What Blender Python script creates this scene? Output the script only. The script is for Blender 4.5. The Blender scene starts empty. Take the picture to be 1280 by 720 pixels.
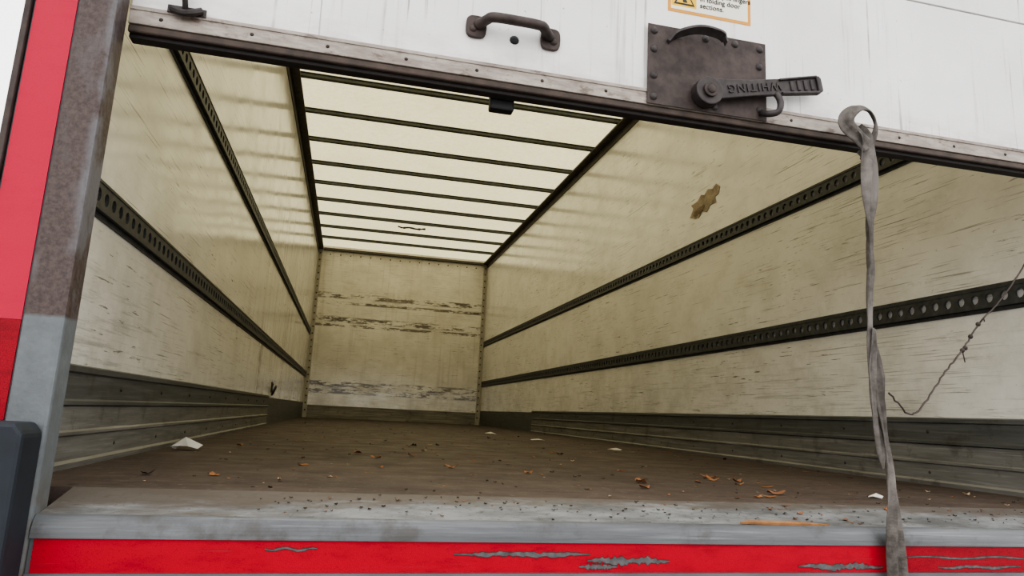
import bpy, bmesh, math, random
from mathutils import Vector, Matrix
random.seed(7)
S=bpy.context.scene
S.view_settings.view_transform='AgX'
S.view_settings.look='AgX - Medium High Contrast'
S.view_settings.exposure=.80
HW=1.22; L=8.96; H=2.38

# ------------------------------------------------------------------ node helpers
def k3(c,k): return tuple(v*k for v in c[:3])
class NT:
    def __init__(s,name):
        s.m=bpy.data.materials.new(name); s.m.use_nodes=True
        s.t=s.m.node_tree; s.t.nodes.clear()
        s.out=s.t.nodes.new('ShaderNodeOutputMaterial')
        s.tc=s.t.nodes.new('ShaderNodeTexCoord')
    def n(s,typ,ins=None,**props):
        nd=s.t.nodes.new(typ)
        for k,v in props.items(): setattr(nd,k,v)
        for k,v in (ins or {}).items(): s.set(nd.inputs[k],v)
        return nd
    def set(s,sock,v):
        if isinstance(v,bpy.types.NodeSocket): s.t.links.new(v,sock)
        else: sock.default_value=v
    def co(s,scale=(1,1,1),rot=(0,0,0),loc=(0,0,0)):
        return s.n('ShaderNodeMapping',{'Vector':s.tc.outputs['Object'],'Scale':scale,'Rotation':rot,'Location':loc}).outputs[0]
    def noise(s,scale=(1,1,1),sc=1.0,det=4,rough=.55,rot=(0,0,0),loc=(0,0,0)):
        return s.n('ShaderNodeTexNoise',{'Vector':s.co(scale,rot,loc),'Scale':sc,'Detail':det,'Roughness':rough}).outputs[0]
    def rng(s,v,a,b,c=0.,d=1.):
        return s.n('ShaderNodeMapRange',{'Value':v,'From Min':a,'From Max':b,'To Min':c,'To Max':d},clamp=True).outputs[0]
    def math(s,op,a,b=0.):
        return s.n('ShaderNodeMath',{0:a,1:b},operation=op).outputs[0]
    def mul(s,*a):
        r=a[0]
        for x in a[1:]: r=s.math('MULTIPLY',r,x)
        return r
    def mix(s,f,a,b):
        nd=s.t.nodes.new('ShaderNodeMix'); nd.data_type='RGBA'
        s.set(nd.inputs[0],f)
        for i,v in ((6,a),(7,b)):
            s.set(nd.inputs[i], v if isinstance(v,bpy.types.NodeSocket) else (v[0],v[1],v[2],1))
        return nd.outputs[2]
    def xyz(s):
        return s.n('ShaderNodeSeparateXYZ',{0:s.tc.outputs['Object']}).outputs
    def band(s,v,c,w,soft=.4):
        return s.rng(s.math('ABSOLUTE',s.math('SUBTRACT',v,c)),w,w*(1-soft))
    def bump(s,h,strength=.2,dist=.01):
        return s.n('ShaderNodeBump',{'Height':h,'Strength':strength,'Distance':dist}).outputs[0]
    def bsdf(s,col,rough=.6,metal=0.,normal=None,spec=.5):
        b=s.n('ShaderNodeBsdfPrincipled')
        s.set(b.inputs['Base Color'], col if isinstance(col,bpy.types.NodeSocket) else (col[0],col[1],col[2],1))
        s.set(b.inputs['Roughness'],rough); s.set(b.inputs['Metallic'],metal)
        b.inputs['Specular IOR Level'].default_value=spec
        if normal is not None: s.set(b.inputs['Normal'],normal)
        s.t.links.new(b.outputs[0],s.out.inputs[0]); return b

def simple(name,col,rough=.6,metal=0.,var=.25,sc=30,bs=.15,k=.55):
    if max(col)<.26: col=k3(col,k)
    t=NT(name); nz=t.noise(sc=sc,det=5)
    c=t.mix(t.rng(nz,.35,.7),col,tuple(v*(1-var) for v in col))
    t.bsdf(c,rough,metal,t.bump(nz,bs,.003),.35); return t.m

# ------------------------------------------------------------------ materials
def wall_mat(name,left=False,back=False):
    t=NT(name); X=t.xyz()
    base=(.81,.795,.755) if not back else (.83,.80,.725)
    c=t.mix(t.rng(t.noise((.5,.5,.9),2.0,4),.35,.7),base,tuple(v*.88 for v in base))
    mot=t.rng(t.noise((1,1,1.4),4,9,.72,loc=(6,6,6)),.45,.70)
    c=t.mix(t.mul(mot,.38),c,(.42,.40,.345))
    brk=t.rng(t.noise((1,1,1),45,4,.7),.38,.54)
    big=t.rng(t.noise((.6,.6,1.4),1.6,3,loc=(3,1,2)),.44,.60)
    st=(1.6,1.6,18) if not back else (2.2,1,14)
    sc=t.rng(t.noise(st,1.7,8,.78),.58,.68)
    c=t.mix(t.mul(sc,big,brk,.6),c,(.18,.155,.115))
    sc2=t.rng(t.noise((6,6,70),1.3,5,.65,loc=(7,2,5)),.62,.67)
    m2=t.rng(t.noise((1.1,1.1,1.6),1.8,3,loc=(0,5,8)),.44,.58)
    c=t.mix(t.mul(sc2,m2,.8),c,(.08,.072,.055))
    for rot,seed in (((.35,0,0),1),((-.5,0,0),5),((.15,0,0),9)):
        f=t.rng(t.noise((2.5,2.5,170),1.2,3,.5,rot=rot,loc=(seed,seed,seed)),.64,.68)
        m=t.rng(t.noise((1.5,1.5,1.5),1.4,2,loc=(seed*2,0,seed)),.48,.58)
        c=t.mix(t.mul(f,m,.6),c,(.13,.12,.10))
    sp=t.rng(t.noise((10,10,22),2.2,6,.75,loc=(9,4,1)),.665,.70)
    c=t.mix(t.mul(sp,.85),c,(.05,.042,.032))
    low=t.rng(X[2],1.15,.15)
    g=t.rng(t.noise((1.2,1.2,1.2),2.5,9,.74,loc=(2,2,2)),.44,.68)
    c=t.mix(t.mul(low,g,.45),c,(.27,.255,.21))
    g2=t.rng(t.noise((1.0,1.0,22),2.0,7,.78,loc=(2,9,2)),.53,.66)
    c=t.mix(t.mul(t.rng(X[2],.6,.35),g2,.42),c,(.16,.165,.15))
    if left:
        d=t.rng(t.noise((7,7,.5),1.5,5,.65,loc=(1,7,0)),.50,.68)
        c=t.mix(t.mul(d,t.rng(X[1],2.4,4.2),t.rng(X[2],2.1,.6,.35,1),.6),c,(.22,.17,.115))
        sm=t.mul(t.band(X[1],3.75,.16,.8),t.band(X[2],.42,.32,.6),t.rng(t.noise((3,6,2),4,5,.7),.42,.58))
        c=t.mix(t.mul(sm,.8),c,(.08,.055,.035))
    if back:
        bands=None
        for z,w in ((1.70,.050),(1.60,.025),(1.36,.05),(1.28,.025),(.46,.06),(.37,.045)):
            b=t.band(X[2],z,w)
            bands=b if bands is None else t.math('MAXIMUM',bands,b)
        n1=t.rng(t.noise((3.0,1,15),1.4,7,.75,loc=(4,0,1)),.485,.525)
        c=t.mix(t.mul(bands,n1,.93),c,(.065,.048,.03))
        dd=t.rng(t.noise((14,1,.8),1.2,4,.6),.55,.7)
        c=t.mix(t.mul(dd,.35),c,(.40,.36,.28))
        c=t.mix(t.mul(t.rng(t.noise((1.2,1,1.2),2.2,7,.7,loc=(1,0,3)),.45,.7),.35),c,(.44,.385,.29))
    wav=t.noise((.7,.7,1.6),2.0,2); fine=t.noise((1,1,1),55,3)
    h=t.math('ADD',t.mul(wav,.9),t.mul(fine,.012))
    r=t.math('ADD',t.rng(t.noise((1,1,1),6,5),.3,.7,.11,.18),t.mul(mot,.12))
    t.bsdf(c,r,0,t.bump(h,.3,.012),.7)
    return t.m
M_wl=wall_mat('grp_wall_left',left=True); M_wr=wall_mat('grp_wall_right'); M_wb=wall_mat('grp_wall_back',back=True)

def floor_mat():
    t=NT('worn_floor'); X=t.xyz()
    c=t.mix(t.rng(t.noise((1,1,1),1.7,6,.65),.35,.68),(.098,.071,.060),(.054,.039,.034))
    c=t.mix(t.mul(t.rng(t.noise((5,26,1),1,6,.7),.50,.66),.45),c,(.028,.020,.017))
    c=t.mix(t.rng(t.math('ABSOLUTE',t.math('SUBTRACT',t.math('FRACT',t.mul(X[1],3.3)),.5)),.03,.01,0,.35),c,(.02,.015,.012))
    c=t.mix(t.mul(t.rng(t.noise((1,1,1),60,3,.6),.60,.70),.6),c,(.20,.165,.145))
    c=t.mix(t.mul(t.rng(t.noise((2.5,5,1),2,8,.75,loc=(5,5,0)),.56,.72),.45),c,(.17,.14,.122))
    c=t.mix(t.rng(t.noise((1,1,1),22,5,.7,loc=(1,1,0)),.60,.68,0,.85),c,(.014,.011,.009))
    far=t.rng(X[1],4.0,8.0); c=t.mix(t.mul(far,t.rng(t.noise((3,3,1),3,5,.7),.42,.56),.8),c,(.018,.014,.012))
    c=t.mix(t.mul(far,t.rng(t.noise((5,2,1),3,5,.7,loc=(3,3,3)),.62,.68),.7),c,(.32,.28,.24))
    t.bsdf(c,t.rng(t.noise((1,1,1),8,4),.3,.7,.5,.75),0,t.bump(t.noise((1,4,1),25,5),.35,.004),.25)
    return t.m
M_floor=floor_mat()

def roof_mat():
    t=NT('emissive_grp_roof')
    sp=t.rng(t.noise((1,1,1),34,4,.8),.35,.7)
    c=t.mix(sp,(.83,.74,.455),(.66,.58,.335))
    c=t.mix(t.mul(t.rng(t.noise((1,1,1),2,4),.5,.75),.3),c,(.55,.48,.28))
    e=t.n('ShaderNodeEmission',{'Color':c,'Strength':.86})  # panel glows by itself: emission stands in for skylight through translucent GRP
    b=t.n('ShaderNodeBsdfPrincipled'); b.inputs['Base Color'].default_value=(.25,.235,.19,1); b.inputs['Roughness'].default_value=.5
    a=t.n('ShaderNodeAddShader',{0:e.outputs[0],1:b.outputs[0]})
    t.t.links.new(a.outputs[0],t.out.inputs[0]); return t.m
M_roof=roof_mat()

def alu_mat(name,col=(.30,.31,.28),dark=(.13,.13,.12),k=.6):
    col=k3(col,k);dark=k3(dark,k)
    t=NT(name)
    n1=t.rng(t.noise((1,1,18),2.5,7,.72),.38,.66)
    c=t.mix(n1,col,dark)
    c=t.mix(t.mul(t.rng(t.noise((1.5,1.5,60),2,4,.6,loc=(3,0,0)),.56,.66),.5),c,tuple(min(1,v*1.5) for v in col))
    c=t.mix(t.mul(t.rng(t.noise((1,1,1),9,6,.7),.54,.68),.6),c,(.05,.042,.034))
    t.bsdf(c,.5,.15,t.bump(t.noise((1,1,25),4,4),.2,.004),.4); return t.m
M_kick=alu_mat('kick_plate_aluminium',(.35,.345,.325),(.19,.185,.17))
M_kickd=alu_mat('kick_plate_dark',(.18,.185,.18),(.10,.105,.10))
M_skirt=alu_mat('skirt_grey',(.46,.42,.34),(.20,.19,.16))
M_rail=simple('rail_dark_steel',(.095,.100,.102),.5,.3,.5,40,k=.8)
M_bow=simple('bow_dark',(.12,.13,.12),.5,.2,.35,30,k=.85)
M_edge=simple('edge_trim_brown',(.14,.125,.11),.6,.2,.4,20,k=.75)
M_corner=simple('corner_strip',(.46,.43,.36),.45,0,.3,15)
M_rivet=simple('rivet_dark',(.12,.10,.08),.6,.3)

def galv_mat():
    t=NT('galvanised_sill'); X=t.xyz()
    c=t.mix(t.rng(t.noise((1,3,3),6,8,.72),.38,.62),(.215,.222,.228),(.085,.087,.09))
    c=t.mix(t.rng(t.noise((1,1,1),75,5,.75),.56,.66,0,.75),c,(.035,.03,.026))
    e=t.math('ADD',t.rng(X[1],.25,.345,0,.8),t.rng(X[0],-.35,-.85,0,.5))
    e=t.math('ADD',e,t.rng(X[0],.45,.95,0,.25))
    n=t.noise((1.4,5,1),6,9,.75,loc=(4,4,0))
    c=t.mix(t.rng(t.math('ADD',e,t.mul(n,2.0)),1.35,1.75,0,.85),c,(.085,.068,.056))
    t.bsdf(c,.55,.05,t.bump(t.noise((1,1,1),30,5),.3,.004),.35); return t.m
M_galv=galv_mat()
M_lip=alu_mat('sill_lip_grey',(.21,.22,.23),(.125,.13,.14))
M_greypaint=simple('grey_painted_steel',(.20,.22,.235),.5,.1,.35,9)
M_worn=simple('worn_bare_metal',(.17,.165,.17),.55,.1,.6,70,k=.6)
M_worne=simple('worn_edge',(.14,.03,.03),.7,0,.6,70)

def post_mat():
    t=NT('weathered_post'); X=t.xyz(); k=.55
    rust=t.mix(t.rng(t.noise((1,1,1),110,5,.75),.38,.62),k3((.150,.108,.097),k),k3((.080,.056,.052),k))
    rust=t.mix(t.rng(t.noise((3,3,1),9,5),.55,.72,0,.6),rust,k3((.21,.195,.20),k))
    rust=t.mix(t.mul(t.rng(X[0],-1.108,-1.094),t.rng(t.noise((2,2,1),7,5,.7),.42,.55),.7),rust,k3((.25,.25,.27),k))
    grey=t.mix(t.rng(t.noise((1,1,1),12,6,.7),.35,.7),k3((.26,.285,.30),k),k3((.165,.18,.19),k))
    grey=t.mix(t.mul(t.rng(X[2],.05,-.03),t.rng(t.noise(sc=30,det=5),.4,.6),.6),grey,k3((.14,.10,.07),k))
    f=t.rng(t.math('ADD',X[2],t.mul(t.noise(sc=25),.012)),.274,.280)
    c=t.mix(f,grey,rust)
    t.bsdf(c,.55,.1,t.bump(t.noise(sc=120,det=4),.35,.002),.35); return t.m
M_post=post_mat()

def tape_mat(name,col,dk,wear=1.):
    t=NT(name)
    v=t.n('ShaderNodeTexVoronoi',{'Vector':t.co((1,.01,1)),'Scale':330.0},feature='DISTANCE_TO_EDGE').outputs[0]
    c=t.mix(t.rng(v,.0,.10),dk,col)
    c=t.mix(t.mul(t.rng(t.noise((2,1,7),6,6,.7),.50,.7),.5*wear),c,k3(dk,.6))
    c=t.mix(t.mul(t.rng(t.noise((.6,1,26),5,6,.7,loc=(2,0,0)),.62,.69),.5*wear),c,(.10,.06,.06))
    t.bsdf(c,.4,0,None,.2); return t.m
M_tape=tape_mat('red_reflective_tape',(.37,.001,.014),(.26,.0008,.010))
M_tape2=tape_mat('red_tape_pink',(.44,.012,.042),(.40,.010,.037),.3)
M_tape3=tape_mat('red_tape_hex',(.28,.0015,.011),(.11,.001,.005))

def door_mat():
    t=NT('white_door_paint'); X=t.xyz()
    c=t.mix(t.rng(t.noise((1,1,1),3,5),.35,.7),(.78,.77,.755),(.66,.65,.635))
    d=t.rng(t.noise((34,1,1.1),1.4,4,.65),.57,.70); m=t.rng(t.noise((2.2,1,2.5),2,3,loc=(1,0,4)),.42,.6)
    c=t.mix(t.mul(d,m,.6),c,(.30,.265,.24))
    d2=t.rng(t.noise((90,1,2),1,3,.5,loc=(6,0,1)),.63,.69)
    c=t.mix(t.mul(d2,m,.7),c,(.15,.10,.08))
    sp=t.rng(t.noise((1,1,1),45,4,.7),.69,.73); c=t.mix(t.mul(sp,.6),c,(.15,.11,.09))
    low=t.rng(X[2],.91,.835); c=t.mix(t.mul(low,t.rng(t.noise((2,1,5),7,7,.7),.38,.62),.4),c,(.36,.31,.27))
    t.bsdf(c,.4,0,t.bump(t.noise(sc=6),.08,.01)); return t.m
M_door=door_mat()
def rail_door():
    t=NT('door_bottom_rail')
    c=t.mix(t.rng(t.noise((2,1,8),6,7,.72),.38,.64),(.37,.325,.285),(.20,.165,.14))
    c=t.mix(t.rng(t.noise((1,1,2),20,6,.75),.55,.64,0,.7),c,(.08,.05,.036))
    t.bsdf(c,.5,.05,t.bump(t.noise(sc=60),.2,.002),.4); return t.m
M_drail=rail_door()
M_seal=simple('rubber_seal',(.04,.032,.03),.6,0,.4,30)
M_sealb=simple('door_edge_brown',(.12,.085,.068),.6,.1,.5,30)
M_iron=simple('rusty_iron',(.125,.090,.080),.55,.2,.6,38,.4,.46)
M_iron2=simple('dark_iron',(.095,.080,.078),.5,.25,.45,60,.3,.5)
M_black=simple('black_plastic',(.02,.02,.022),.5,0,.3)
M_bump=simple('rubber_bumper',(.028,.036,.05),.65,0,.3,20)
def strap_mat():
    t=NT('grey_webbing')
    w=t.n('ShaderNodeTexWave',{'Vector':t.co((1,1,1),rot=(0,.2,0)),'Scale':160.0,'Distortion':1.5},bands_direction='Z').outputs[1]
    c=t.mix(t.rng(t.noise((1,1,1),14,6,.7),.38,.64),(.20,.18,.165),(.065,.056,.05))
    c=t.mix(t.mul(w,.22),c,(.04,.035,.032))
    t.bsdf(c,.85,0,t.bump(w,.5,.001),.2); return t.m
M_strap=strap_mat()
M_stkw=simple('sticker_white',(.76,.73,.63),.4,0,.06)
M_stko=simple('sticker_orange',(.62,.27,.025),.4,0,.1)
M_stky=simple('sticker_yellow',(.76,.44,.012),.4,0,.1)
M_ink=simple('sticker_ink',(.03,.03,.03),.5,0,.1)
M_paper=simple('paper',(.66,.64,.60),.8,0,.15)
M_wood=simple('splinter_wood',(.32,.15,.06),.7,0,.4,60)
M_ground=simple('asphalt',(.27,.265,.255),.9,0,.3,8)
M_torn=simple('torn_ply',(.42,.345,.26),.8,0,.5,30)
M_torn2=simple('torn_ply_dark',(.28,.21,.15),.8,0,.5,30)

# ------------------------------------------------------------------ mesh builder
class MB:
    def __init__(s): s.v=[];s.f=[];s.mi=[]
    def add(s,vs,fs,m=0):
        o=len(s.v); s.v+= [tuple(v) for v in vs]
        for f in fs: s.f.append([o+i for i in f]); s.mi.append(m)
    def box(s,x0,x1,y0,y1,z0,z1,m=0):
        s.add([(x,y,z) for z in (z0,z1) for y in (y0,y1) for x in (x0,x1)],
          [(0,2,3,1),(4,5,7,6),(0,1,5,4),(2,6,7,3),(0,4,6,2),(1,3,7,5)],m)
    def prism(s,poly,y0,y1,m=0):
        n=len(poly); s.add([(x,y0,z) for x,z in poly]+[(x,y1,z) for x,z in poly],
          [tuple(range(n)),tuple(range(2*n-1,n-1,-1))]+[(i,i+n,(i+1)%n+n,(i+1)%n) for i in range(n)],m)
    def extx(s,poly,x0,x1,m=0):
        n=len(poly); s.add([(x0,y,z) for y,z in poly]+[(x1,y,z) for y,z in poly],
          [tuple(range(n)),tuple(range(2*n-1,n-1,-1))]+[(i,i+n,(i+1)%n+n,(i+1)%n) for i in range(n)],m)
    def dome(s,c,nrm,r,h=None,m=0,n=10,rings=3):
        c=Vector(c);nrm=Vector(nrm).normalized();h=h or r*.6
        a=nrm.orthogonal().normalized();b=nrm.cross(a)
        vs=[];fs=[]
        for k in range(rings):
            t=k/rings*math.pi/2
            for i in range(n):
                p=2*math.pi*i/n; vs.append(c+(a*math.cos(p)+b*math.sin(p))*r*math.cos(t)+nrm*h*math.sin(t))
        vs.append(c+nrm*h)
        for k in range(rings-1):
            for i in range(n): fs.append((k*n+i,k*n+(i+1)%n,(k+1)*n+(i+1)%n,(k+1)*n+i))
        for i in range(n): fs.append(((rings-1)*n+i,(rings-1)*n+(i+1)%n,rings*n))
        s.add(vs,fs,m)
    def tube(s,pts,r,m=0,n=8,flat=1.0,closed=False):
        P=[Vector(p) for p in pts]; R=r if isinstance(r,(list,tuple)) else [r]*len(P)
        vs=[];fs=[];prev=None;K=len(P)
        for i,p in enumerate(P):
            if closed: t=(P[(i+1)%K]-P[i-1]).normalized()
            else: t=(P[min(i+1,K-1)]-P[max(i-1,0)]).normalized()
            a=(t.orthogonal() if prev is None else (prev-t*prev.dot(t))).normalized(); prev=a; b=t.cross(a)
            for k in range(n):
                q=2*math.pi*k/n; vs.append(p+a*math.cos(q)*R[i]+b*math.sin(q)*R[i]*flat)
        for i in range(K if closed else K-1):
            j=(i+1)%K
            for k in range(n): fs.append((i*n+k,i*n+(k+1)%n,j*n+(k+1)%n,j*n+k))
        if not closed: fs+= [tuple(range(n-1,-1,-1)),tuple((K-1)*n+k for k in range(n))]
        s.add(vs,fs,m)
    def obj(s,name,mats,parent=None,bevel=0,smooth=False,solid=0):
        me=bpy.data.meshes.new(name); me.from_pydata(s.v,[],s.f)
        for m in mats: me.materials.append(m)
        for p,mi in zip(me.polygons,s.mi): p.material_index=mi; p.use_smooth=smooth
        bm=bmesh.new(); bm.from_mesh(me); bmesh.ops.recalc_face_normals(bm,faces=bm.faces); bm.to_mesh(me); bm.free()
        o=bpy.data.objects.new(name,me); S.collection.objects.link(o)
        if parent: o.parent=parent
        if solid:
            md=o.modifiers.new('s','SOLIDIFY'); md.thickness=solid
        if bevel:
            md=o.modifiers.new('b','BEVEL'); md.width=bevel; md.segments=2; md.limit_method='ANGLE'
        return o
def empty(name):
    e=bpy.data.objects.new(name,None); S.collection.objects.link(e); return e
def cr(P,sub=8):
    P=[Vector(p) for p in P]; out=[]
    for i in range(len(P)-1):
        p0=P[max(i-1,0)];p1=P[i];p2=P[i+1];p3=P[min(i+2,len(P)-1)]
        for k in range(sub):
            t=k/sub; out.append(.5*((2*p1)+(p2-p0)*t+(2*p0-5*p1+4*p2-p3)*t*t+(3*p1-p0-3*p2+p3)*t**3))
    out.append(P[-1]); return out

# ------------------------------------------------------------------ room shell
def slab(name,mat,*b):
    m=MB(); m.box(*b); return m.obj(name,[mat])
slab('wall_left',M_wl,-HW-.03,-HW,.322,L,-.05,H+.02)
slab('wall_right',M_wr,HW,HW+.03,.322,L,-.05,H+.02)
slab('wall_back',M_wb,-HW-.03,HW+.03,L,L+.04,-.05,H+.02)
slab('ceiling',M_roof,-HW-.03,HW+.03,.26,L+.04,H+.02,H+.024)
slab('floor',M_floor,-HW,HW,.348,L,-.05,0)
slab('ground',M_ground,-40,40,-40,40,-1.25,-1.2)

m=MB()
for k in range(14):
    yy=L-.01-.588*(k+1)
    if yy<.5: break
    m.box(-HW,HW,yy-.018,yy+.018,H-.012,H+.012)
    m.box(-HW,HW,yy-.026,yy+.026,H+.012,H+.0195)
m.obj('roof_bows',[M_bow],bevel=.003)
m=MB()
for s in(-1,1):
    a,b=sorted((s*HW,s*(HW-.070))); m.box(a,b,.33,L,H-.035,H-.021)
    a,b=sorted((s*HW,s*(HW-.008))); m.box(a,b,.33,L,H-.09,H-.035)
m.box(-HW+.075,HW-.075,L-.06,L,H-.05,H-.02)
for i in range(60):
    y=.5+i*.14
    for s in(-1,1): m.dome((s*(HW-.04),y,H-.035),(0,0,-1),.006,m=1,n=6,rings=2)
m.obj('trim_roof_edge',[M_edge,M_rivet])

m=MB()
for s in(-1,1):
    a,b=sorted((s*HW,s*(HW-.055))); m.box(a,b,L-.006,L-.0005,.0,H-.06)
    a,b=sorted((s*HW-s*.001,s*(HW-.006))); m.box(a,b,L-.06,L-.0065,.0,H-.06)
    for i in range(24):
        m.dome((s*(HW-.03),L-.006,.1+i*.095),(0,-1,0),.011,m=1,n=8,rings=2)
for i in range(16): m.dome((-1.05+i*.14,L,H-.1),(0,-1,0),.010,m=1,n=8,rings=2)
m.obj('trim_back_corner',[M_corner,M_rivet])
m=MB(); m.box(-HW+.06,HW-.06,L-.012,L-.0005,.0,.17); m.box(-HW+.06,HW-.06,L-.016,L-.012,.155,.17)
m.obj('baseboard_back',[M_skirt],bevel=.002)

def kick(name,s,y0,y1,ye):
    m=MB()
    prof=[(.0,.0),(.014,.0),(.016,.012),(.010,.018),(.010,.066),(.015,.070),(.015,.076),(.010,.080),(.010,.128),(.016,.132),(.016,.140),(.008,.144),(.008,.196),(.014,.200),(.014,.212),(.0,.216)]
    def ext(pr,a,b,mi):
        n=len(pr); vs=[(s*(HW-p),a,z) for p,z in pr]+[(s*(HW-p),b,z) for p,z in pr]
        m.add(vs,[tuple(range(n)),tuple(range(2*n-1,n-1,-1))]+[(i,i+n,(i+1)%n+n,(i+1)%n) for i in range(n)],mi)
    lo=[p for p in prof if p[1]<=.129]+[(0,.129)]
    hi=[(0,.1292),(.010,.1292)]+[p for p in prof if p[1]>.13]
    ext(lo,y0,y1,0); ext(hi,y0,y1,1)
    m.box(*sorted((s*(HW-.004),s*HW)),y1,ye,0,.20,1)
    for i in range(int((y1-y0)/.4)):
        for z in(.04,.17): m.dome((s*(HW-.009),y0+.2+i*.4,z),(-s,0,0),.006,m=2,n=8,rings=2)
    return m.obj(name,[M_kick,M_kickd,M_rivet])
kick('baseboard_left',-1,.35,4.45,L-.07)
kick('baseboard_right',1,.35,6.0,L-.07)

def rail(s,zc,y0=.36,y1=L-.07):
    m=MB(); hh=.042
    X=lambda d:s*(HW-d)
    for sg in(-1,1):
        z1=zc+sg*hh; z2=zc+sg*(hh-.012); a,b=sorted((z1,z2))
        m.box(*sorted((X(0),X(.004))),y0,y1,a,b)
        z3=zc+sg*(hh-.016); a,b=sorted((z2,z3)); m.box(*sorted((X(0),X(.016))),y0,y1,a,b)
    n=int((y1-y0)/.05); c=.05; H2=hh-.016; K=12
    for i in range(n):
        cy=y0+c*(i+.5)
        ring=[];outer=[];back=[]
        for k in range(K):
            p=2*math.pi*k/K; ca,sa=math.cos(p),math.sin(p)
            ring.append((X(.014),cy+ca*.0135,zc+sa*.0145)); back.append((X(.008),cy+ca*.0135,zc+sa*.0145))
            q=max(abs(ca)/(c/2),abs(sa)/H2); outer.append((X(.014),cy+ca/q,zc+sa/q))
        vs=outer+ring+back; fs=[]
        for k in range(K):
            j=(k+1)%K; fs+= [(k,j,K+j,K+k),(K+k,K+j,2*K+j,2*K+k)]
        m.add(vs,fs)
        for sy in(-1,1):
            for sz in(-1,1):
                p=sorted(outer,key=lambda o:abs(o[1]-(cy+sy*c/2))+abs(o[2]-(zc+sz*H2)))[:2]
                m.add([p[0],p[1],(X(.014),cy+sy*c/2,zc+sz*H2)],[(0,1,2)])
    return m.obj('lashing_rail',[M_rail])
for s,z in((-1,1.15),(-1,.575),(1,1.15),(1,.575)): rail(s,z)

m=MB(); m.box(-HW,-HW+.006,4.62,4.72,.24,.32); m.tube([(-HW+.02+.012*math.sin(a),4.67+.035*math.cos(a),.255+.035*math.sin(a)) for a in [2*math.pi*i/14 for i in range(14)]],.006,closed=True)
m.dome((-HW+.006,4.67,.30),(1,0,0),.012); m.obj('lashing_ring',[M_iron2])

m=MB(); pc=(2.44,1.375)
outl=[(-.13,-.03),(-.10,.02),(-.12,.05),(-.06,.055),(-.03,.085),(.0,.07),(.03,.095),(.07,.08),(.10,.10),(.13,.07),(.12,.03),(.09,.02),(.10,-.02),(.05,-.015),(.02,-.05),(-.02,-.03),(-.05,-.06),(-.09,-.05)]
n=len(outl)
m.add([(HW-.002,pc[0]-a*1.3,pc[1]+b*.9) for a,b in outl]+[(HW-.003,pc[0],pc[1]+.02)],[(i,(i+1)%n,n) for i in range(n)])
m.add([(HW-.0045,pc[0]-a*.5+.06,pc[1]-.02+b*.3) for a,b in outl]+[(HW-.006,pc[0]+.06,pc[1]-.015)],[(i,(i+1)%n,n) for i in range(n)],1)
m.obj('torn_wall_patch',[M_torn,M_torn2],solid=.001)

# ------------------------------------------------------------------ rear frame
YR=.20; XI=1.092
sill=empty('rear_sill')
m=MB(); m.extx([(YR+.015,-.026),(.3475,.0),(.3475,-.2),(YR+.015,-.2)],-XI+.001,XI-.001)
m.obj('tread',[M_galv],sill)
m=MB(); arc=[]
for i in range(9):
    a=math.pi/2*i/8; arc.append((YR+.0145-.0165*math.sin(a),-.0245-.030*(1-math.cos(a))))
poly=[(YR+.0149,-.0245)]+arc[1:]+[(YR-.002,-.0575),(YR+.0149,-.0575)]
m.extx(poly,-XI+.001,XI-.001); m.obj('lip',[M_lip],sill)
m=MB(); m.box(-XI+.001,XI-.001,YR+.003,YR+.014,-.30,-.0576); m.box(-XI+.001,XI-.001,YR,YR+.002999,-.30,-.1075); m.obj('face',[M_greypaint],sill)
m=MB(); m.box(-1.085,.395,YR+.0012,YR+.0028,-.1065,-.0585,0); m.box(.3955,XI-.005,YR+.001,YR+.0028,-.1065,-.0585,1)
m.obj('reflective_tape',[M_tape,M_tape3],sill)
m=MB()
def flake(x0,x1,zc,h):
    n=40; T=[];B=[]; dr=random.uniform(-.002,.002)
    for i in range(n+1):
        t=i/n; e=min(1,4*t,4*(1-t)); T.append(h*e*random.uniform(.2,1)+.0006); B.append(h*e*random.uniform(.2,1)+.0006)
    for g,y,mi in((.0012,YR+.0009,1),(.0,YR+.0005,0)):
        top=[(x0+(x1-x0)*i/n,y,min(zc+dr*math.sin(i*.3)+T[i]+g,-.0592)) for i in range(n+1)]; bot=[(x0+(x1-x0)*i/n,y,max(zc+dr*math.sin(i*.3)-B[i]-g,-.106)) for i in range(n+1)]
        m.add(top+bot,[(i,i+1,n+2+i,n+1+i) for i in range(n)],mi)
for a in((-.46,-.22,-.077,.0045),(-.225,-.07,-.087,.008),(-.24,-.17,-.097,.004),(.19,.375,-.096,.006),(-.76,-.68,-.071,.0015),(.43,.75,-.079,.0012),(.50,.70,-.097,.0025)):
    flake(*a)
m.obj('worn_metal',[M_worn,M_worne],sill,solid=.0002)

def post(name,s):
    e=empty(name)
    m=MB(); m.box(*sorted((s*XI,s*1.151)),YR,YR+.055,-.32,2.5)
    m.obj('steel_upright',[M_post],e,bevel=.005)
    m=MB(); m.box(*sorted((s*1.1512,s*1.218)),YR+.006,YR+.055,-.32,2.5); m.box(*sorted((s*1.135,s*1.228)),YR+.0555,.32,-.32,2.5); m.obj('outer_upright',[M_greypaint],e,bevel=.002)
    m=MB(); m.box(*sorted((s*1.153,s*1.214)),YR+.003,YR+.0058,.11,.262,1); m.box(*sorted((s*1.153,s*1.214)),YR+.003,YR+.0058,.2625,2.4,0)
    m.obj('reflective_tape',[M_tape2,M_tape3],e)
    m=MB(); m.box(*sorted((s*1.2185,s*1.228)),YR-.002,YR+.055,-.32,2.5); m.obj('side_edge',[M_iron],e,bevel=.002)
    return e
post('rear_post',-1); post('rear_post',1)
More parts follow.
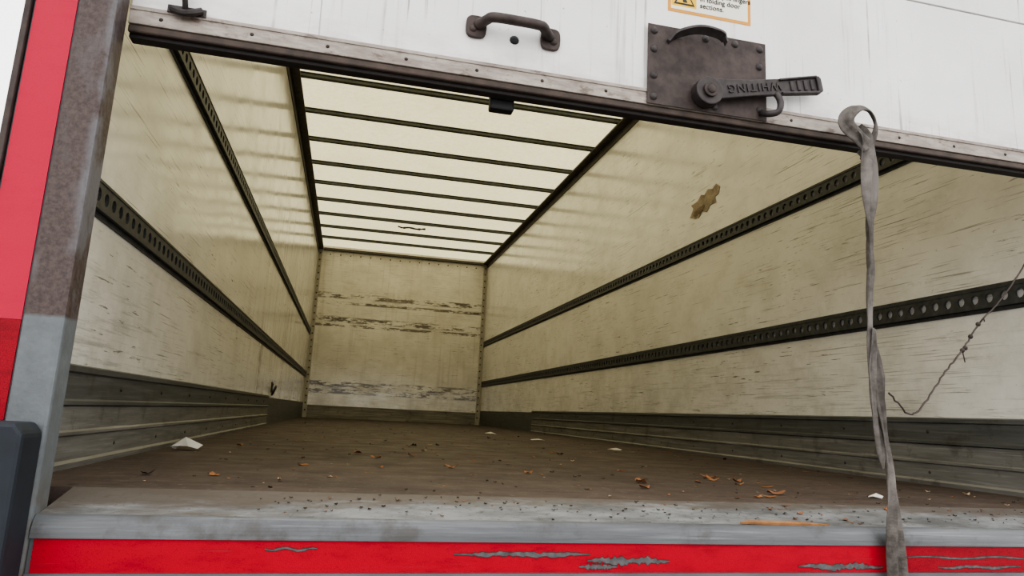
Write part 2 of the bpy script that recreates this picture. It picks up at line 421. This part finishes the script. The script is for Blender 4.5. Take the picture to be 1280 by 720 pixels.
def bumper(s):
    m=MB(); x0,x1=sorted((s*1.094,s*1.27))
    m.prism([(x0,-.36),(x1,-.36),(x1,.095),(x1-.012,.11),(x0+.012,.11),(x0,.095)],YR-.075,YR-.003)
    for z in(-.28,-.02): m.dome(((x0+x1)/2,YR-.075,z),(0,-1,0),.02,m=0)
    m.obj('rubber_bumper',[M_bump],bevel=.008)
bumper(-1); bumper(1)

# ------------------------------------------------------------------ door
YD=.26; XD=1.0915
door=empty('folding_door')
m=MB()
for a,b in((.84,1.177),(1.181,1.58),(1.584,1.98),(1.984,2.36)): m.box(-XD,XD,YD,YD+.022,a,b)
m.obj('panels',[M_door],door,bevel=.0015)
m=MB(); m.box(-XD,XD,YD-.004,YD+.026,.806,.8395)
m.box(-XD,XD,YD-.006,YD-.004,.832,.8395)
for i in range(16):
    m.dome((-1.03+i*.141+random.uniform(-.01,.01),YD-.004,.820),(0,-1,0),.004,m=1,n=6,rings=2)
m.obj('bottom_rail',[M_drail,M_iron],door,bevel=.0015)
m=MB(); m.box(-XD,XD,YD-.002,YD+.008,.791,.8055,1); m.box(-XD,XD,YD+.0085,YD+.034,.784,.8055,0)
m.box(-XD,XD,YD+.034,YD+.040,.79,.86,0)
m.obj('rubber_seal',[M_seal,M_sealb],door,bevel=.003)
m=MB(); m.box(-.425,-.375,YD+.036,YD+.062,.765,.80); m.obj('stop_block',[M_black],door,bevel=.004)

ph=empty('pull_handle')
m=MB()
for cx,sg in((-.470,-1),(-.316,1)):
    m.prism([(cx+.021*math.copysign(abs(math.cos(a))**.6,math.cos(a)),.912+.024*math.copysign(abs(math.sin(a))**.6,math.sin(a))) for a in [2*math.pi*i/20 for i in range(20)]],YD-.008,YD-.0005)
    m.dome((cx+sg*.006,YD-.008,.906),(0,-1,0),.008,m=0)
m.obj('ears',[M_iron],ph,bevel=.002)
path=cr([(-.466,YD-.006,.916),(-.452,YD-.026,.919),(-.440,YD-.036,.920),(-.393,YD-.038,.920),(-.346,YD-.036,.920),(-.334,YD-.026,.919),(-.320,YD-.006,.916)],6)
m=MB(); m.tube(path,[.014 if i in(0,1,2,len(path)-1,len(path)-2,len(path)-3) else .0125 for i in range(len(path))],flat=.8,n=12); m.obj('grip',[M_iron],ph,smooth=True)
m=MB(); m.dome((-.39,YD,.900),(0,-1,0),.010,.005); m.obj('plug',[M_black],ph,smooth=True)

la=empty('door_latch')
m=MB(); m.box(-.104,.175,YD-.009,YD-.0065,.806,.988); m.obj('mounting_plate',[M_iron],la,bevel=.002)
m=MB()
for x,z in((-.09,.972),(-.09,.93),(-.09,.87),(-.09,.822),(.16,.972),(.158,.93),(.158,.83),(.03,.974),(.10,.974),(.05,.82)):
    m.dome((x,YD-.009,z),(0,-1,0),.0085,.005,n=12)
m.obj('rivets',[M_iron2],la,smooth=True)
YL=YD-.035
m=MB()
c0=Vector((.026,.843)); c1=Vector((.298,.900)); d=(c1-c0).normalized(); nn=Vector((-d.y,d.x))
def pp(t,w): q=c0+d*t+nn*w; return (q.x,q.y)
hub=[pp(.031*math.cos(a),.031*math.sin(a)) for a in [2*math.pi*i/28 for i in range(28)]]
m.prism(hub,YL,YL+.024)
m.prism([pp(.0,-.020),pp(.10,-.017),(pp(.18,-.018)),pp(.265,-.021),pp(.278,-.014),pp(.278,.016),pp(.268,.022),pp(.18,.019),pp(.10,.020),pp(.0,.028)],YL+.002,YL+.012)
m.prism([pp(.17,-.018),pp(.265,-.021),pp(.265,-.015),pp(.17,-.012)],YL-.003,YL+.003)
m.prism([pp(.17,.013),pp(.265,.016),pp(.265,.021),pp(.17,.018)],YL-.003,YL+.003)
m.prism([pp(.262,-.020),pp(.271,-.018),pp(.271,.018),pp(.262,.020)],YL-.003,YL+.003)
for k in range(4): m.prism([pp(.195+k*.017,-.012),pp(.203+k*.017,-.012),pp(.203+k*.017,.012),pp(.195+k*.017,.012)],YL-.001,YL+.003)
m.obj('lever',[M_iron2],la,bevel=.0025)
m=MB(); m.prism([pp(.016*math.cos(a),.016*math.sin(a)) for a in [2*math.pi*i/20 for i in range(20)]],YL-.006,YL+.0255); m.dome((c0.x,YL-.006,c0.y),(0,-1,0),.010,.004)
m.obj('pivot',[M_iron],la,bevel=.001)
m=MB(); m.tube(cr([(.178,YD-.012,.875),(.186,YD-.03,.86),(.188,YD-.040,.835),(.180,YD-.042,.815),(.165,YD-.032,.812),(.160,YD-.012,.822)],5),.007)
m.obj('keeper_loop',[M_iron2],la,smooth=True)
m=MB(); rp=cr([(-.062,YD-.010,.950),(-.045,YD-.022,.968),(.0,YD-.040,.978),(.05,YD-.042,.973),(.068,YD-.034,.960)],6)
vs=[]
for i,p in enumerate(rp):
    w=.013 if i<len(rp)-4 else .008
    vs+= [p+Vector((0,-.4*w,w*.3)),p+Vector((0,w,-w*.3))]
m.add(vs,[(2*i,2*i+1,2*i+3,2*i+2) for i in range(len(rp)-1)]); m.obj('release_tongue',[M_iron2],la,solid=.007)

def text(body,size,loc,mat,parent,ang=0,ext=.0003,name='lettering',sp=1.0):
    c=bpy.data.curves.new(name,'FONT'); c.body=body; c.size=size; c.extrude=ext; c.space_line=.95; c.space_character=sp
    o=bpy.data.objects.new(name,c); S.collection.objects.link(o)
    bpy.context.view_layer.update()
    me=bpy.data.meshes.new_from_object(o.evaluated_get(bpy.context.evaluated_depsgraph_get()))
    bpy.data.objects.remove(o)
    R=Matrix.Translation(loc)@Matrix.Rotation(-ang,4,'Y')@Matrix.Rotation(math.pi/2,4,'X')
    me.transform(R); me.materials.clear(); me.materials.append(mat)
    o=bpy.data.objects.new(name,me); S.collection.objects.link(o); o.parent=parent; return o
aa=math.atan2(d.y,d.x)
tq=c0+d*.172+nn*.010
text('WHITING',.026,(tq.x,YL+.0008,tq.y),M_iron2,la,aa+math.pi,.0013,'embossed_lettering',1.2)

st=empty('warning_sticker')
m=MB(); m.box(-.055,.144,YD-.0008,YD-.0001,1.031,1.168); m.obj('border',[M_stko],st)
m=MB(); m.box(-.048,.137,YD-.0012,YD-.0008,1.038,1.161); m.obj('sheet',[M_stkw],st)
m=MB(); m.box(-.047,.012,YD-.0014,YD-.0012,1.046,1.113,0)
m.prism([(-.042,1.050),(.008,1.050),(-.017,1.098)],YD-.0018,YD-.0014,1); m.prism([(-.036,1.054),(.002,1.054),(-.017,1.090)],YD-.0022,YD-.0018,0)
m.prism([(-.020,1.056),(-.010,1.056),(-.014,1.067),(-.008,1.067),(-.018,1.082),(-.016,1.071),(-.024,1.071)],YD-.0026,YD-.0022,1)
m.obj('pictogram',[M_stky,M_ink],st)
text('Warning\nDo not put fingers\nin folding door\nsections.',.0165,(.020,YD-.0016,1.098),M_ink,st,ext=.0006)

hk=empty('hook_and_chain')
m=MB(); m.box(-1.03,-.965,YD-.009,YD-.0065,.836,.850)
m.tube(cr([(-1.00,YD-.010,.835),(-.998,YD-.022,.845),(-.998,YD-.030,.858),(-.998,YD-.020,.872),(-.998,YD-.010,.866)],5),.005)
m.tube(cr([(-1.022,YD-.01,.842),(-.998,YD-.020,.832),(-.972,YD-.012,.845)],5),.0065)
m.obj('hook',[M_iron2],hk)
m=MB()
for i in range(9):
    z=.878+i*.016; pts=[]
    for k in range(12):
        a=2*math.pi*k/12; u=.0045*math.cos(a); w=.011*math.sin(a)
        pts.append((-.998+(u if i%2 else 0),YD-.018+(0 if i%2 else u),z+w))
    m.tube(pts,.0019,closed=True,n=6)
m.obj('chain',[M_iron2],hk,smooth=True)

# ------------------------------------------------------------------ strap
def ribbon(mb,keys,sub=10,fold=.10):
    P=cr([k[0] for k in keys],sub); n=len(P); vs=[];W=6
    SV=[Vector(k[2]) if isinstance(k[2],tuple) else Vector((math.cos(k[2]),math.sin(k[2]),0)) for k in keys]
    for i,p in enumerate(P):
        t=i/sub; k=min(int(t),len(keys)-2); f=t-k; w=keys[k][1]*(1-f)+keys[k+1][1]*f
        tan=(P[min(i+1,n-1)]-P[max(i-1,0)]).normalized()
        side=SV[k]*(1-f)+SV[k+1]*f; side=(side-tan*side.dot(tan)).normalized(); nr=tan.cross(side)
        for j in range(W+1):
            u=j/W-.5; vs.append(p+side*w*u+nr*(fold*w*math.sin(j*1.5+i*.17)))
    mb.add(vs,[(i*(W+1)+j,i*(W+1)+j+1,(i+1)*(W+1)+j+1,(i+1)*(W+1)+j) for i in range(n-1) for j in range(W)])
sp_=empty('webbing_strap')
m=MB(); ys=.178
ribbon(m,[((.350,.190,.795),.034,.0),((.366,ys,.765),.042,.1),((.369,ys,.714),.044,.15),((.364,ys,.64),.040,.35),((.359,ys,.56),.034,.7),((.359,ys,.475),.032,.5),((.352,ys,.376),.029,.9),((.358,ys-.002,.266),.036,.2),((.3716,ys,.158),.030,.6),((.3845,ys-.002,.054),.030,.3),((.3866,ys,-.077),.038,.05),((.389,ys,-.30),.038,.0)],10,.16)
m.obj('hanging_length',[M_strap],sp_,smooth=True,solid=.0022)
m=MB()
ribbon(m,[((.376,.215,.740),.032,(1,.4,.1)),((.397,.200,.775),.030,(1,.7,.2)),((.398,.190,.808),.030,(.8,.8,.6)),((.375,.182,.832),.030,(.2,.9,.9)),((.345,.180,.834),.030,(-.3,.9,.9)),((.321,.180,.815),.030,(-.8,.8,.5)),((.320,.182,.792),.030,(-.9,.6,-.1)),((.343,.180,.768),.030,(-1,.2,-.4)),((.366,.176,.745),.034,(-1,0,-.1))],8,.08)
m.obj('loop',[M_strap],sp_,smooth=True,solid=.0026)
m=MB()
ribbon(m,[((.353,ys-.006,.36),.016,.6),((.346,ys-.008,.28),.024,.1),((.348,ys-.006,.20),.018,.7),((.356,ys-.008,.12),.018,.2),((.360,ys-.006,.088),.007,.4)],10,.2)
m.obj('frayed_tail',[M_strap],sp_,smooth=True,solid=.002)
m=MB(); tw=cr([(1.062,.335,.74),(.96,.31,.65),(.887,.30,.560),(.80,.29,.47),(.724,.28,.410),(.655,.26,.344),(.58,.24,.285),(.50,.215,.215),(.44,.19,.198),(.385,.176,.235)],8)
tw=[p+Vector((random.uniform(-1,1),0,random.uniform(-1,1)))*.0018 for p in tw]
m.tube(tw,.0019,n=6)
for c in((.724,.28,.410),(.69,.27,.378),(.655,.26,.344),(.665,.262,.35)):
    m.dome(c,(0,-1,0),.0055,.005); m.dome(c,(0,1,0),.0055,.005)
m.tube([(.724,.28,.41),(.735,.275,.425),(.742,.28,.418)],.0014,n=5); m.tube([(.655,.26,.344),(.66,.26,.318)],.0014,n=5)
m.obj('twine',[M_iron],smooth=True)

# ------------------------------------------------------------------ debris
LM=[simple('leaf_brown',(.27,.115,.055),.7,0,.5),simple('leaf_orange',(.34,.15,.06),.7,0,.4),simple('leaf_dark',(.05,.03,.02),.8,0,.4),simple('leaf_pale',(.40,.30,.20),.8,0,.3)]
m=MB()
def leaf(x,y,r,z=.001,mi=None):
    n=9; a0=random.uniform(0,6.28); cu=random.uniform(.2,1.0)
    vs=[Vector((x,y,z+r*.1))]
    el=random.uniform(.4,.8)
    for i in range(n):
        a=2*math.pi*i/n; rr=r*(1+.35*random.uniform(-1,1)); u=rr*math.cos(a); v=rr*math.sin(a)*el
        vs.append(Vector((x+u*math.cos(a0)-v*math.sin(a0),y+u*math.sin(a0)+v*math.cos(a0),z+cu*abs(u)*random.uniform(.1,.9))))
    m.add(vs,[(0,1+i,1+(i+1)%n) for i in range(n)],random.choice([0,0,1,2,2,2,3]) if mi is None else mi)
for i in range(60):
    leaf(random.uniform(-1.1,1.15),.5+random.random()**1.3*5,random.uniform(.007,.016))
for i in range(520):
    leaf(random.uniform(-1.1,1.15),.38+random.random()**1.5*8,random.uniform(.002,.006))
for i in range(200):
    yy=random.uniform(.225,.34); leaf(random.uniform(-.8,.98),yy,random.uniform(.0012,.004),(yy-.3475)*.196+.001,random.choice([2,2,0,2]))
for i in range(7):
    x=random.uniform(-.1,.5); yy=random.uniform(.25,.34); leaf(x,yy,random.uniform(.006,.009),(yy-.3475)*.196+.001,0)
for x,y,r in((.30,.46,.016),(.36,.52,.02),(.26,.44,.012),(.10,.72,.02),(.38,.85,.02),(.42,.95,.022),(.2,1.1,.018),(-.15,.9,.016),(-.35,1.0,.018),(-.75,.95,.016),(-.55,1.3,.02),(.45,.7,.014),(.40,.75,.012),(-.6,1.5,.02),(-.42,1.45,.016)): leaf(x,y,r,mi=random.choice([0,1,1]))
m.obj('fallen_leaves',LM,solid=.0008)
def scrap(x,y,r,h):
    mb=MB(); n=10; vs=[(x,y,h)]
    for i in range(n):
        a=2*math.pi*i/n; q=r*random.uniform(.6,1.1); vs.append((x+q*math.cos(a),y+q*math.sin(a)*.6,random.uniform(.001,h*.5)))
    mb.add(vs,[(0,1+i,1+(i+1)%n) for i in range(n)]); mb.obj('paper_scrap',[M_paper],solid=.001)
scrap(-1.13,1.38,.050,.04); scrap(.62,3.6,.05,.012); scrap(.78,2.6,.05,.012); scrap(.62,.5,.022,.012); scrap(.50,4.6,.05,.02)
m=MB(); m.add([(.08,.216,-.020),(.20,.213,-.0215),(.27,.214,-.022),(.20,.222,-.018),(.10,.224,-.018)],[(0,1,2,3,4)]); m.obj('wood_splinter',[M_wood],solid=.004)
m=MB(); m.tube(cr([(-.22,7.45,H+.012),(-.16,7.47,H+.004),(-.08,7.45,H+.010),(.02,7.46,H+.003),(.12,7.44,H+.012)],4),[.008+.014*random.random() for i in range(17)],n=6,flat=.6); m.obj('tape_scrap',[M_black])

# ------------------------------------------------------------------ light
w=bpy.data.worlds.new('overcast'); S.world=w; w.use_nodes=True
bg=w.node_tree.nodes['Background']; bg.inputs[0].default_value=(1,.995,.99,1); bg.inputs[1].default_value=1.6

# ------------------------------------------------------------------ camera
yaw,pitch,roll=.2236,.1818,.0497
F=Vector((math.sin(yaw)*math.cos(pitch),math.cos(yaw)*math.cos(pitch),math.sin(pitch)))
r0=Vector((math.cos(yaw),-math.sin(yaw),0)); u0=r0.cross(F)
r=math.cos(roll)*r0+math.sin(roll)*u0; u=-math.sin(roll)*r0+math.cos(roll)*u0
cam=bpy.data.cameras.new('camera'); co=bpy.data.objects.new('camera',cam); S.collection.objects.link(co)
M=Matrix((r,u,-F)).transposed().to_4x4(); M.translation=Vector((-.6568,-1.0038,.1536)); co.matrix_world=M
cam.sensor_width=36; cam.lens=36*868.6/1280; cam.clip_start=.02
S.camera=co
